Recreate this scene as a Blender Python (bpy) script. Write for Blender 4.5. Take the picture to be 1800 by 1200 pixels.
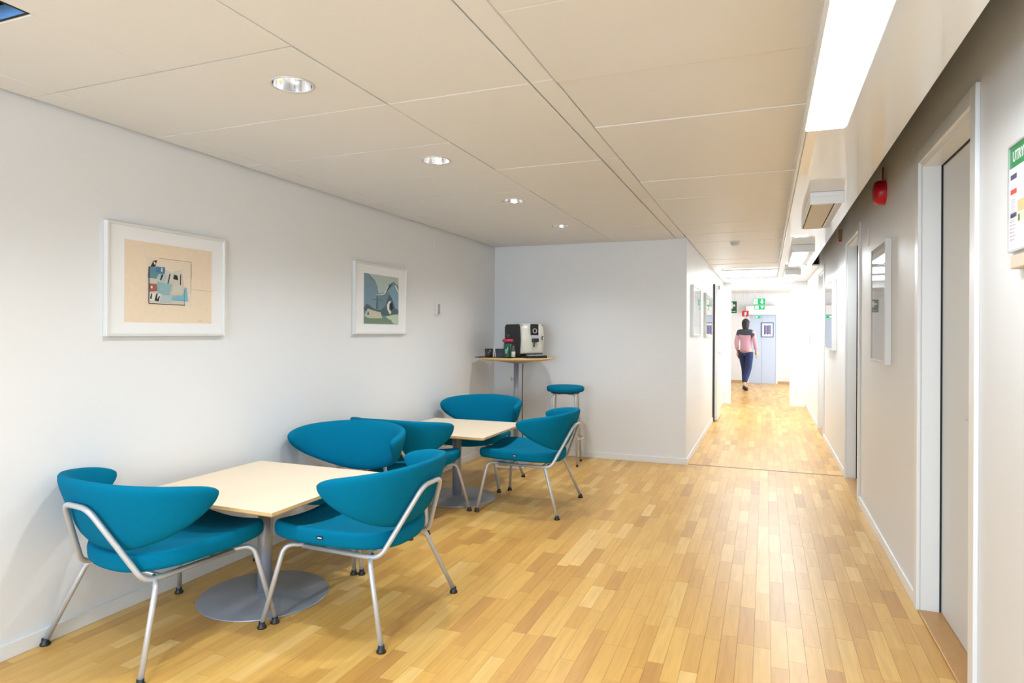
import bpy, bmesh, math, random
from mathutils import Vector, Matrix

# ------------------------------------------------------------------ reset
for o in list(bpy.data.objects):
    bpy.data.objects.remove(o, do_unlink=True)
scene = bpy.context.scene
COL = scene.collection
random.seed(7)
PI = math.pi

# ------------------------------------------------------------------ camera
CAM_H = 1.35
F_PX, YAW, ROLL, SY = 1131.2, 0.3754, 0.005, -15.9
cam_d = bpy.data.cameras.new('camera')
cam = bpy.data.objects.new('camera', cam_d)
COL.objects.link(cam)
_f = Vector((-math.sin(YAW), math.cos(YAW), 0))
_r = Vector((math.cos(YAW), math.sin(YAW), 0))
_u = Vector((0, 0, 1))
R2 = _r * math.cos(ROLL) + _u * math.sin(ROLL)
U2 = -_r * math.sin(ROLL) + _u * math.cos(ROLL)
m = Matrix((R2, U2, -_f)).transposed().to_4x4()
m.translation = Vector((0, 0, CAM_H))
cam.matrix_world = m
cam_d.sensor_width = 36
cam_d.sensor_fit = 'HORIZONTAL'
cam_d.lens = F_PX / 1800 * 36
cam_d.shift_y = SY / 1800
cam_d.clip_start = 0.02
cam_d.clip_end = 100
scene.camera = cam

# ------------------------------------------------------------------ world, large lights, exposure
world = bpy.data.worlds.new('daylight')
scene.world = world
world.use_nodes = True
bg = world.node_tree.nodes['Background']
bg.inputs[0].default_value = (0.72, 0.84, 1.0, 1)
bg.inputs[1].default_value = 1.0
vs = scene.view_settings
vs.view_transform = 'Standard'
vs.look = 'None'
vs.gamma = 1
vs.use_curve_mapping = False
vs.exposure = 0.57

WINDOW_W = 115       # daylight entering by the window behind the camera
SPOT_W = 35          # each recessed downlight
TUBE_E = 20          # diffuser of a lit corridor lamp
TUBE_FAR_E = 30
ROUND_E = 8
ADDED_PANEL_E = 6.5  # strength of the added panels that brighten the corridor end


def area_light(name, loc, rot, sx, sy, power, color):
    d = bpy.data.lights.new(name, 'AREA')
    d.shape = 'RECTANGLE'
    d.size, d.size_y = sx, sy
    d.energy = power
    d.color = color
    o = bpy.data.objects.new(name, d)
    o.location = loc
    o.rotation_euler = rot
    COL.objects.link(o)
    return o


# the sky seen through the windows of the rear wall (window_1)
area_light('window_daylight', (-1.1, -3.42, 1.45), (-PI / 2 + PI, 0, 0), 3.2, 1.5, WINDOW_W, (0.60, 0.79, 1.0))
FAR_W = 85
area_light('far_hall_light', (1.95, 15.9, 1.4), (PI / 2, 0, PI / 2), 4.2, 1.6, FAR_W, (0.90, 0.95, 1.0))  # unseen area light brightens the far hall from its right side

# ------------------------------------------------------------------ materials
MATS = {}


def mat(name, col, rough=0.5, metal=0.0, spec=0.5, emit=None, es=0.0, coat=0.0, sheen=0.0,
        noise=None, bump=None, trans=0.0):
    """noise=(scale, amount) colour variation; bump=(scale, strength, distance)"""
    if name in MATS:
        return MATS[name]
    M = bpy.data.materials.new(name)
    M.use_nodes = True
    nt = M.node_tree
    b = nt.nodes['Principled BSDF']
    c = tuple(col) + (1,)
    b.inputs['Base Color'].default_value = c
    b.inputs['Roughness'].default_value = rough
    b.inputs['Metallic'].default_value = metal
    b.inputs['Specular IOR Level'].default_value = spec
    b.inputs['Coat Weight'].default_value = coat
    b.inputs['Coat Roughness'].default_value = 0.08
    b.inputs['Sheen Weight'].default_value = sheen
    b.inputs['Transmission Weight'].default_value = trans
    if emit:
        b.inputs['Emission Color'].default_value = tuple(emit) + (1,)
        b.inputs['Emission Strength'].default_value = es
    if noise or bump:
        geo = nt.nodes.new('ShaderNodeNewGeometry')
    if noise:
        n = nt.nodes.new('ShaderNodeTexNoise')
        n.inputs['Scale'].default_value = noise[0]
        n.inputs['Detail'].default_value = 4
        nt.links.new(geo.outputs['Position'], n.inputs['Vector'])
        mx = nt.nodes.new('ShaderNodeMix')
        mx.data_type = 'RGBA'
        a = noise[1]
        mx.inputs['A'].default_value = tuple(max(0, v * (1 - a)) for v in col) + (1,)
        mx.inputs['B'].default_value = tuple(min(1, v * (1 + a)) for v in col) + (1,)
        nt.links.new(n.outputs['Fac'], mx.inputs['Factor'])
        nt.links.new(mx.outputs['Result'], b.inputs['Base Color'])
    if bump:
        n2 = nt.nodes.new('ShaderNodeTexNoise')
        n2.inputs['Scale'].default_value = bump[0]
        n2.inputs['Detail'].default_value = 3
        nt.links.new(geo.outputs['Position'], n2.inputs['Vector'])
        bp = nt.nodes.new('ShaderNodeBump')
        bp.inputs['Strength'].default_value = bump[1]
        bp.inputs['Distance'].default_value = bump[2]
        nt.links.new(n2.outputs['Fac'], bp.inputs['Height'])
        nt.links.new(bp.outputs['Normal'], b.inputs['Normal'])
    MATS[name] = M
    return M


def srgb(r, g, b):
    def f(v):
        v /= 255
        return v / 12.92 if v <= 0.04045 else ((v + 0.055) / 1.055) ** 2.4
    return (f(r), f(g), f(b))


def wood_floor(name, per_object):
    M = bpy.data.materials.new(name)
    M.use_nodes = True
    nt = M.node_tree
    N, L = nt.nodes, nt.links
    b = N['Principled BSDF']
    if per_object:
        rnd = N.new('ShaderNodeObjectInfo').outputs['Random']
    else:
        at = N.new('ShaderNodeAttribute')
        at.attribute_name = 'tone'
        rnd = at.outputs['Fac']
    ramp = N.new('ShaderNodeValToRGB')
    e = ramp.color_ramp.elements
    e[0].position, e[0].color = 0.0, srgb(200, 148, 78) + (1,)
    e[1].position, e[1].color = 1.0, srgb(236, 196, 124) + (1,)
    for p, c in ((0.15, (214, 164, 84)), (0.5, (222, 174, 92)), (0.85, (228, 183, 101))):
        k = e.new(p)
        k.color = srgb(*c) + (1,)
    L.new(rnd, ramp.inputs[0])
    geo = N.new('ShaderNodeNewGeometry')
    # offset the grain of every stave
    sc = N.new('ShaderNodeVectorMath'); sc.operation = 'MULTIPLY'
    sc.inputs[1].default_value = (46, 3.2, 1)
    L.new(geo.outputs['Position'], sc.inputs[0])
    off = N.new('ShaderNodeVectorMath'); off.operation = 'MULTIPLY_ADD'
    off.inputs[0].default_value = (31.7, 17.3, 9.1)
    L.new(rnd, off.inputs[1])
    L.new(sc.outputs[0], off.inputs[2])
    n = N.new('ShaderNodeTexNoise')
    n.inputs['Scale'].default_value = 1.0
    n.inputs['Detail'].default_value = 5
    n.inputs['Distortion'].default_value = 0.7
    L.new(off.outputs[0], n.inputs['Vector'])
    g = N.new('ShaderNodeValToRGB')
    g.color_ramp.elements[0].position = 0.25
    g.color_ramp.elements[0].color = (0.80, 0.77, 0.72, 1)
    g.color_ramp.elements[1].position = 0.7
    g.color_ramp.elements[1].color = (1.04, 1.04, 1.04, 1)
    L.new(n.outputs['Fac'], g.inputs[0])
    mx = N.new('ShaderNodeMix'); mx.data_type = 'RGBA'; mx.blend_type = 'MULTIPLY'
    mx.inputs['Factor'].default_value = 0.75
    L.new(ramp.outputs[0], mx.inputs['A'])
    L.new(g.outputs[0], mx.inputs['B'])
    L.new(mx.outputs['Result'], b.inputs['Base Color'])
    b.inputs['Roughness'].default_value = 0.27
    b.inputs['Specular IOR Level'].default_value = 0.5
    # slow waviness of the lacquer
    n2 = N.new('ShaderNodeTexNoise')
    n2.inputs['Scale'].default_value = 9
    L.new(geo.outputs['Position'], n2.inputs['Vector'])
    rr = N.new('ShaderNodeMapRange')
    rr.inputs['To Min'].default_value = 0.30
    rr.inputs['To Max'].default_value = 0.35
    L.new(n2.outputs['Fac'], rr.inputs['Value'])
    L.new(rr.outputs['Result'], b.inputs['Roughness'])
    return M


FLOOR_OBJ = wood_floor('oak_stave', True)
FLOOR_STUFF = wood_floor('oak_stave_far', False)

WALL = mat('white_wall_paint', (0.80, 0.80, 0.80), 0.42, spec=0.35, noise=(1.3, 0.012), bump=(260, 0.05, 0.001))
CEIL = mat('ceiling_tile_cream', (0.80, 0.80, 0.80), 0.85, spec=0.2, bump=(420, 0.12, 0.001))
CEILMETAL = mat('ceiling_panel_cream', (0.80, 0.79, 0.77), 0.38, spec=0.4)
VOIDM = mat('ceiling_void', (0.10, 0.10, 0.10), 0.9)
TRIM = mat('white_gloss_trim', (0.82, 0.82, 0.81), 0.28)
SOFFIT = mat('soffit_gloss_white', (0.83, 0.83, 0.83), 0.07, spec=0.6)
DOORM = mat('door_laminate_pale_grey', (0.72, 0.72, 0.70), 0.4)
GAP = mat('dark_gap', (0.02, 0.02, 0.02), 0.8)
SUBF = mat('floor_joint', (0.34, 0.21, 0.09), 0.7)
TEAL = mat('teal_wool_fabric', srgb(0, 112, 146), 0.9, spec=0.08, sheen=0.0, noise=(60, 0.05), bump=(900, 0.25, 0.001))
CHROME = mat('silver_painted_steel', (0.58, 0.59, 0.62), 0.36, metal=0.45)
BRUSH = mat('brushed_steel', (0.36, 0.38, 0.43), 0.30, metal=0.35)
BLACK = mat('black_plastic', (0.015, 0.015, 0.017), 0.4)
BIRCH = mat('birch_laminate', srgb(236, 218, 192), 0.42, noise=(7, 0.02))
BIRCHEDGE = mat('birch_edge', srgb(222, 186, 128), 0.5, noise=(30, 0.06))
FRAMEW = mat('white_frame_wood', (0.74, 0.73, 0.70), 0.5)
MATB = mat('passepartout', (0.86, 0.86, 0.86), 0.7)
NAVY = mat('navy_tag', srgb(20, 30, 70), 0.6)
WHITE = mat('white_plastic', (0.82, 0.82, 0.81), 0.35)
RED = mat('red_alarm', srgb(200, 20, 40), 0.3)
GREEN = mat('sign_green', srgb(30, 140, 80), 0.4)


def glass_mat():
    M = bpy.data.materials.new('picture_glass')
    M.use_nodes = True
    nt = M.node_tree
    nt.nodes.remove(nt.nodes['Principled BSDF'])
    out = nt.nodes['Material Output']
    tr = nt.nodes.new('ShaderNodeBsdfTransparent')
    gl = nt.nodes.new('ShaderNodeBsdfGlossy')
    gl.inputs['Roughness'].default_value = 0.02
    fr = nt.nodes.new('ShaderNodeFresnel')
    fr.inputs[0].default_value = 1.4
    mx = nt.nodes.new('ShaderNodeMixShader')
    nt.links.new(fr.outputs[0], mx.inputs[0])
    nt.links.new(tr.outputs[0], mx.inputs[1])
    nt.links.new(gl.outputs[0], mx.inputs[2])
    nt.links.new(mx.outputs[0], out.inputs[0])
    return M


GLASS = glass_mat()


# ------------------------------------------------------------------ mesh builder
class MB:
    def __init__(s):
        s.v, s.f, s.mi, s.sm, s.mats = [], [], [], [], []

    def m(s, material):
        if material not in s.mats:
            s.mats.append(material)
        return s.mats.index(material)

    def add(s, vs, fs, material, smooth=False):
        k = len(s.v)
        i = s.m(material)
        s.v += [tuple(p) for p in vs]
        for f in fs:
            s.f.append([k + j for j in f])
            s.mi.append(i)
            s.sm.append(smooth)
        return s

    def box(s, x0, x1, y0, y1, z0, z1, material, bev=0.0, seg=2):
        bm = bmesh.new()
        bmesh.ops.create_cube(bm, size=1)
        for v in bm.verts:
            v.co = Vector(((x0 + x1) / 2 + v.co.x * (x1 - x0), (y0 + y1) / 2 + v.co.y * (y1 - y0),
                           (z0 + z1) / 2 + v.co.z * (z1 - z0)))
        if bev:
            bmesh.ops.bevel(bm, geom=bm.edges[:], offset=bev, segments=seg, profile=0.5, affect='EDGES')
        s.bm(bm, material, False)
        return s

    def bm(s, bm, material, smooth):
        bm.verts.index_update()
        vs = [v.co.copy() for v in bm.verts]
        fs = [[v.index for v in f.verts] for f in bm.faces]
        bm.free()
        s.add(vs, fs, material, smooth)

    def lathe(s, prof, material, c=(0, 0, 0), n=32, smooth=True, cap0=True, cap1=True):
        vs, fs = [], []
        for r, z in prof:
            for i in range(n):
                a = 2 * PI * i / n
                vs.append((c[0] + r * math.cos(a), c[1] + r * math.sin(a), c[2] + z))
        for j in range(len(prof) - 1):
            for i in range(n):
                a, b = j * n + i, j * n + (i + 1) % n
                fs.append([a, b, b + n, a + n])
        if cap0:
            fs.append(list(range(n))[::-1])
        if cap1:
            fs.append([(len(prof) - 1) * n + i for i in range(n)])
        return s.add(vs, fs, material, smooth)

    def tube(s, pts, r, material, n=10, fillet=0.0, closed=False, seg=6):
        pts = [Vector(p) for p in pts]
        if fillet:
            out = [pts[0]]
            for i in range(1, len(pts) - 1):
                p, a, b = pts[i], pts[i - 1], pts[i + 1]
                fl = fillet[i] if isinstance(fillet, (list, tuple)) else fillet
                d0 = (a - p); d1 = (b - p)
                t = min(fl, d0.length * .49, d1.length * .49)
                q0 = p + d0.normalized() * t; q1 = p + d1.normalized() * t
                for k in range(seg + 1):
                    u = k / seg
                    out.append(q0 * (1 - u) ** 2 + p * 2 * u * (1 - u) + q1 * u * u)
            out.append(pts[-1])
            pts = out
        N = len(pts)
        tang = []
        for i in range(N):
            if closed:
                t = pts[(i + 1) % N] - pts[i - 1]
            else:
                t = pts[min(i + 1, N - 1)] - pts[max(i - 1, 0)]
            tang.append(t.normalized())
        ref = Vector((0, 0, 1)) if abs(tang[0].z) < .9 else Vector((1, 0, 0))
        nrm = tang[0].cross(ref).normalized()
        vs, fs = [], []
        rr = r if isinstance(r, (list, tuple)) else [r] * N
        for i in range(N):
            nrm = (nrm - tang[i] * nrm.dot(tang[i])).normalized()
            bn = tang[i].cross(nrm)
            for k in range(n):
                a = 2 * PI * k / n
                vs.append(pts[i] + (nrm * math.cos(a) + bn * math.sin(a)) * rr[i])
        for i in range(N if closed else N - 1):
            for k in range(n):
                a, b = i * n + k, i * n + (k + 1) % n
                a2, b2 = ((i + 1) % N) * n + k, ((i + 1) % N) * n + (k + 1) % n
                fs.append([a, b, b2, a2])
        if not closed:
            fs.append(list(range(n))[::-1])
            fs.append([(N - 1) * n + k for k in range(n)])
        return s.add(vs, fs, material, True)

    def prism(s, poly, z0, z1, material, axis='z', smooth=False):
        """poly 2D; axis gives the extrusion direction: z -> (x,y), x -> (y,z), y -> (x,z)"""
        def P(a, b, h):
            return {'z': (a, b, h), 'x': (h, a, b), 'y': (a, h, b)}[axis]
        n = len(poly)
        vs = [P(a, b, z0) for a, b in poly] + [P(a, b, z1) for a, b in poly]
        fs = [list(range(n))[::-1], [n + i for i in range(n)]]
        fs += [[i, (i + 1) % n, n + (i + 1) % n, n + i] for i in range(n)]
        return s.add(vs, fs, material, smooth)

    def mesh(s, name):
        me = bpy.data.meshes.new(name)
        me.from_pydata(s.v, [], s.f)
        for mt in s.mats:
            me.materials.append(mt)
        me.polygons.foreach_set('material_index', s.mi)
        me.polygons.foreach_set('use_smooth', s.sm)
        bm = bmesh.new()
        bm.from_mesh(me)
        bmesh.ops.recalc_face_normals(bm, faces=bm.faces)
        bm.to_mesh(me)
        bm.free()
        me.update()
        return me

    def build(s, name, parent=None):
        o = bpy.data.objects.new(name, s.mesh(name))
        COL.objects.link(o)
        if parent:
            o.parent = parent
        return o


def tag(o, label, cat, group=None):
    o['label'] = label
    o['category'] = cat
    if group:
        o['group'] = group
    return o


def thing(name, label, cat, loc=(0, 0, 0), rz=0, group=None):
    o = bpy.data.objects.new(name, None)
    o.empty_display_size = 0.1
    o.location = loc
    o.rotation_euler = (0, 0, rz)
    COL.objects.link(o)
    return tag(o, label, cat, group)


def struct(o, label=None):
    o['kind'] = 'structure'
    if label:
        o['label'] = label
    return o


def sempty(name, label=None):
    o = bpy.data.objects.new(name, None)
    COL.objects.link(o)
    return struct(o, label)


def copy_tree(o, parent=None):
    c = o.copy()
    COL.objects.link(c)
    if parent:
        c.parent = parent
    for ch in list(o.children):
        copy_tree(ch, c)
    return c


def text_mesh(body, size, material, name, parent=None, bold=0.0):
    cu = bpy.data.curves.new(name, 'FONT')
    cu.body = body
    cu.size = size
    cu.extrude = 0.0006
    cu.offset = bold
    t = bpy.data.objects.new(name, cu)
    COL.objects.link(t)
    dg = bpy.context.evaluated_depsgraph_get()
    dg.update()
    me = bpy.data.meshes.new_from_object(t.evaluated_get(dg))
    bpy.data.objects.remove(t, do_unlink=True)
    me.materials.clear()
    me.materials.append(material)
    o = bpy.data.objects.new(name, me)
    COL.objects.link(o)
    if parent:
        o.parent = parent
    return o


# ------------------------------------------------------------------ dimensions of the place
XL, XR = -2.895, 0.707
YB, XC = 6.80, -0.755
ZC = 2.323
YREAR = -3.5
YP = 13.0            # cross wall with the portal
YF = 18.85           # far wall
TILE = 0.593

# ---- floor: one stave at a time
floor = struct(MB().box(XL, 2.6, YREAR, YF + .05, -0.06, -0.0085, SUBF).build('floor'), 'honey coloured oak strip parquet floor')
W = 0.0685
staves = []


def proj_size(x, y, l):
    v = Vector((x, y, -CAM_H))
    d = v.dot(_f)
    if d < 0.3:
        return None
    px = 900 + F_PX * v.dot(_r) / d
    py = 584 + F_PX * CAM_H / d
    if px < -40 or px > 1840 or py > 1230:
        return None
    return W * l / d ** 3


def run_region(x0, x1, y0, y1, seed):
    rg = random.Random(seed)
    n = int(round((x1 - x0) / W))
    w = (x1 - x0) / n
    for i in range(n):
        y = y0 - rg.random() * 0.4
        while y < y1:
            l = rg.choice((0.24, 0.28, 0.34, 0.40, 0.46, 0.5))
            a, b = max(y, y0), min(y + l, y1)
            if b - a > 0.02:
                staves.append((x0 + i * w, x0 + (i + 1) * w, a, b, rg.random()))
            y += l


run_region(XL + .002, XR - .002, 0.4, 6.835, 3)
run_region(XC - .05, XR - .002, 6.865, YP, 4)
run_region(-1.8, 2.0, YP, YF, 5)
sized = [(proj_size((s[0] + s[1]) / 2, (s[2] + s[3]) / 2, s[3] - s[2]), s) for s in staves]
vis = sorted([t for t in sized if t[0]], key=lambda t: -t[0])
near = [t[1] for t in vis[:300]]
nearset = set(near)
# unit stave: chamfered block, shared by all
e = 0.5
um = MB().add([(-e, -e, -1), (e, -e, -1), (e, e, -1), (-e, e, -1),
               (-.4965, -.4993, 0), (.4965, -.4993, 0), (.4965, .4993, 0), (-.4965, .4993, 0)],
              [[0, 3, 2, 1], [4, 5, 6, 7], [0, 1, 5, 4], [1, 2, 6, 5], [2, 3, 7, 6], [3, 0, 4, 7]], FLOOR_OBJ).mesh('stave')
for (a, b, c, d, r) in near:
    o = bpy.data.objects.new('stave', um)
    o.location = ((a + b) / 2, (c + d) / 2, 0)
    o.scale = (b - a - .0004, d - c - .0004, 0.008)
    o.parent = floor
    COL.objects.link(o)
mb = MB()
tones = []
for s in staves:
    if s in nearset:
        continue
    a, b, c, d, r = s
    i, j = 0.0004, 0.0004
    k = len(mb.v)
    mb.add([(a + .0002, c + .0002, -.008), (b - .0002, c + .0002, -.008), (b - .0002, d - .0002, -.008), (a + .0002, d - .0002, -.008),
            (a + i, c + j, 0), (b - i, c + j, 0), (b - i, d - j, 0), (a + i, d - j, 0)],
           [[4, 5, 6, 7], [0, 1, 5, 4], [1, 2, 6, 5], [2, 3, 7, 6], [3, 0, 4, 7]], FLOOR_STUFF)
    tones += [r] * 5
me = bpy.data.meshes.new('stave_field')
me.from_pydata(mb.v, [], mb.f)
me.materials.append(FLOOR_STUFF)
at = me.attributes.new('tone', 'FLOAT', 'FACE')
at.data.foreach_set('value', tones)
so = bpy.data.objects.new('stave_field', me)
so.parent = floor
so['kind'] = 'stuff'
COL.objects.link(so)
# floor behind the camera
MB().box(XL, XR, YREAR, 0.4, -.0085, 0, mat('oak_plain', srgb(215, 172, 104), 0.3)).build('rear_boards', floor)
struct(MB().box(XC - .05, XR, 6.835, 6.865, -.008, 0.002, mat('threshold_strip', srgb(150, 110, 70), 0.4)).build('trim_1'),
       'thin floor joint strip across the corridor mouth')

# ---- walls
struct(MB().box(XL - .15, XL, YREAR, YB + .15, 0, 2.75, WALL).build('wall_left'))
w = MB()
w.box(XL, XC, YB, YB + .15, 0, 2.75, WALL)
struct(w.build('wall_back'))
struct(MB().box(XC - .15, XC, YB + .15, YP, 0, 2.75, WALL).build('wall_corridor_left'))
DOORS = [(2.80, 3.66), (5.86, 6.74), (9.22, 10.10)]      # openings in the right wall
DZ = 2.185
w = MB()
y = YREAR
for a, b in DOORS:
    w.box(XR, XR + .2, y, a, 0, 2.75, WALL)
    w.box(XR, XR + .2, a, b, DZ, 2.75, WALL)
    y = b
w.box(XR, XR + .2, y, YP, 0, 2.75, WALL)
struct(w.build('wall_right'))
# cross wall with the portal
w = MB()
w.box(XC - .15, -0.62, YP, YP + .12, 0, 2.75, WALL)
w.box(0.42, XR + .2, YP, YP + .12, 0, 2.75, WALL)
w.box(-0.62, 0.42, YP, YP + .12, 2.18, 2.75, WALL)
struct(w.build('wall_portal'))
# far hall beyond the portal
w = MB()
w.box(-1.8, 2.2, YF, YF + .12, 0, 2.75, WALL)
struct(w.build('wall_far'))
struct(MB().box(-1.92, -1.8, YP + .12, YF, 0, 2.75, WALL).build('wall_far_left'))
w = MB()
w.box(2.0, 2.12, YP + .12, YF, 0, .55, WALL)
w.box(2.0, 2.12, YP + .12, YF, 2.25, 2.75, WALL)
w.box(2.0, 2.12, YP + .12, 13.7, .55, 2.25, WALL)
w.box(2.0, 2.12, 18.1, YF, .55, 2.25, WALL)
struct(w.build('wall_far_right'))
# rear wall behind the camera with a wide window
w = MB()
w.box(XL, XR, YREAR - .15, YREAR, 0, .7, WALL)
w.box(XL, XR, YREAR - .15, YREAR, 2.2, 2.75, WALL)
w.box(XL, -2.7, YREAR - .15, YREAR, .7, 2.2, WALL)
w.box(.5, XR, YREAR - .15, YREAR, .7, 2.2, WALL)
struct(w.build('wall_rear'))
win = sempty('window_1')
f = MB()
for x in (-2.7, -1.66, -.6, .45):
    f.box(x, x + .05, YREAR - .12, YREAR - .04, .7, 2.2, TRIM)
f.box(-2.7, .5, YREAR - .12, YREAR - .04, .7, .75, TRIM)
f.box(-2.7, .5, YREAR - .12, YREAR - .04, 2.15, 2.2, TRIM)
f.build('window_frame', win)
for x0_, x1_ in ((-2.65, -1.66), (-1.61, -.6), (-.55, .45)):
    MB().add([(x0_, YREAR - .08, .75), (x1_, YREAR - .08, .75), (x1_, YREAR - .08, 2.15), (x0_, YREAR - .08, 2.15)], [[0, 1, 2, 3]], GLASS).build('pane', win)
f = MB().box(-2.72, .52, YREAR - .04, YREAR + .06, .67, .70, TRIM)
f.build('window_sill', win)

# ---- baseboards
def baseboard(name, x0, x1, y0, y1):
    return struct(MB().box(x0, x1, y0, y1, 0, .065, TRIM, .003).build(name))


baseboard('baseboard_left', XL, XL + .014, YREAR, YB)
baseboard('baseboard_back', XL + .014, XC, YB - .014, YB)
baseboard('baseboard_corridor_left', XC, XC + .014, YB - .014, 10.3)
b = MB()
y = YREAR
for a, c in DOORS:
    b.box(XR - .014, XR, y, a - .07, 0, .065, TRIM, .003)
    y = c + .07
b.box(XR - .014, XR, y, YP, 0, .065, TRIM, .003)
struct(b.build('baseboard_right'))
b = MB().box(.42, XR - .014, YP - .014, YP, 0, .065, TRIM, .003)
b.box(XC, -.62, YP - .014, YP, 0, .065, TRIM, .003)
struct(b.build('baseboard_portal'))
struct(MB().box(-1.8, 2.0, YF - .014, YF, 0, .065, mat('far_skirting', srgb(190, 160, 120), .5)).build('baseboard_far'))

# ---- ceiling: slab, then tiles one by one
ceil = struct(MB().box(XL - .15, 2.3, YREAR - .15, YF + .2, 2.75, 2.85, VOIDM).build('ceiling'), 'suspended cream ceiling of large tiles')
TH = 0.02


def tile_obj(x0, x1, y0, y1, material, name='tile', hole=None, dz=0.0):
    g = .0022
    x0, x1, y0, y1 = x0 + g, x1 - g, y0 + g, y1 - g
    z0, z1 = ZC + dz, ZC + dz + TH
    mb = MB()
    if hole is None:
        c = .004
        mb.add([(x0 + c, y0 + c, z0), (x1 - c, y0 + c, z0), (x1 - c, y1 - c, z0), (x0 + c, y1 - c, z0),
                (x0, y0, z0 + c), (x1, y0, z0 + c), (x1, y1, z0 + c), (x0, y1, z0 + c),
                (x0, y0, z1), (x1, y0, z1), (x1, y1, z1), (x0, y1, z1)],
               [[0, 1, 2, 3], [0, 4, 5, 1], [1, 5, 6, 2], [2, 6, 7, 3], [3, 7, 4, 0],
                [4, 8, 9, 5], [5, 9, 10, 6], [6, 10, 11, 7], [7, 11, 8, 4], [8, 11, 10, 9]], material)
    else:
        cx, cy, kind, r = hole
        n = 32
        ring, outer = [], []
        for i in range(n):
            a = 2 * PI * (i + .5) / n
            ca, sa = math.cos(a), math.sin(a)
            if kind == 'round':
                ring.append((cx + r * ca, cy + r * sa))
            else:
                q = max(abs(ca), abs(sa))
                ring.append((cx + r * ca / q, cy + r * sa / q))
            t = min(((x1 - cx) if ca > 0 else (x0 - cx)) / ca, ((y1 - cy) if sa > 0 else (y0 - cy)) / sa)
            outer.append([cx + t * ca, cy + t * sa])
        # snap the nearest outer points onto the corners
        for X_, Y_ in ((x0, y0), (x1, y0), (x1, y1), (x0, y1)):
            k = min(range(n), key=lambda i: (outer[i][0] - X_) ** 2 + (outer[i][1] - Y_) ** 2)
            outer[k] = [X_, Y_]
        vs = [(a, b, z0) for a, b in ring] + [(a, b, z0) for a, b in outer] + [(a, b, z1) for a, b in ring] + [(a, b, z1) for a, b in outer]
        fs = []
        for i in range(n):
            j = (i + 1) % n
            fs += [[i, j, n + j, n + i], [2 * n + i, 3 * n + i, 3 * n + j, 2 * n + j], [i, 2 * n + i, 2 * n + j, j],
                   [n + i, n + j, 3 * n + j, 3 * n + i]]
        mb.add(vs, fs, material)
    return mb.build(name, ceil)


XA, XS0, XS1, XM = -1.512, -0.865, -0.765, 0.165
DL = [(-1.74, 2.04 + 1.193 * k) for k in range(-2, 4)]
rows = [1.77 + TILE * k for k in range(-9, 9)] + [YB]
rg = random.Random(11)
for k in range(len(rows) - 1):
    a, b = rows[k], rows[k + 1]
    if b - a < .03:
        continue
    hole = None
    for (hx, hy) in DL:
        if a < hy < b:
            hole = (hx, hy, 'round', .078)
    if a < 1.0 < b:
        hole = (-2.27, 1.155, 'square', .148) if a < 1.155 < b else hole
    if abs(a - (1.77 - TILE)) < .01:
        hole = (-2.27, 1.155, 'square', .148)
    tile_obj(-2.72, XA, a, b, CEIL, hole=hole if not (hole and hole[2] == 'square') else None, dz=rg.uniform(-.0006, .0006)) if not (hole and hole[2] == 'square') else None
    tile_obj(XL + .018, -2.72, a, b, CEIL, dz=rg.uniform(-.0006, .0006))
# the tile row with the square opening near the wall is split round it
a = 1.77 - TILE
for k in range(len(rows) - 1):
    if abs(rows[k] - a) < .01:
        b = rows[k + 1]
        tile_obj(-2.115, XA, a, b, CEIL)
        tile_obj(-2.72, -2.115, 1.30, b, CEIL)
        tile_obj(-2.72, -2.42, a, 1.30, CEIL)
long_rows = [1.77 + TILE * (2 * k + 1) for k in range(-5, 4)] + [YB]
for k in range(len(long_rows) - 1):
    a, b = long_rows[k], long_rows[k + 1]
    if b - a < .03:
        continue
    tile_obj(XA, XS0, a, b, CEIL, dz=rg.uniform(-.001, .001))
    tile_obj(XS0, XS1, a, b, CEIL, 'tile', dz=.003)
crow = [2.395 + TILE * k for k in range(-9, 18)] + [YP]
for k in range(len(crow) - 1):
    a, b = crow[k], crow[k + 1]
    if b - a < .05:
        continue
    xl = XS1 if b < YB + .2 else XC
    xr = XM if a < 9.9 else XR
    tile_obj(xl, xr, a, b, CEILMETAL, 'panel', dz=rg.uniform(-.002, .004))
# far hall ceiling
MB().box(-1.8, 2.0, YP + .12, YF, 2.46, 2.48, mat('far_ceiling', (.74, .74, .73), .8)).build('far_ceiling_board', ceil)

# soffit: boxed duct along the right side, stopping short of the wall
SX0, SX1, SZ, SY1 = 0.150, 0.497, 2.150, 9.94
s = MB().box(SX0, SX1, YREAR, SY1, SZ, 2.42, SOFFIT, .002, 1)
struct(s.build('trim_2'), 'glossy white boxed soffit running along the corridor ceiling')
struct(MB().box(SX0 - .012, SX0, YREAR, SY1, SZ + .018, SZ + .034, TRIM, .002, 1).build('trim_3'), 'thin white rail along the soffit edge')

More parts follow.
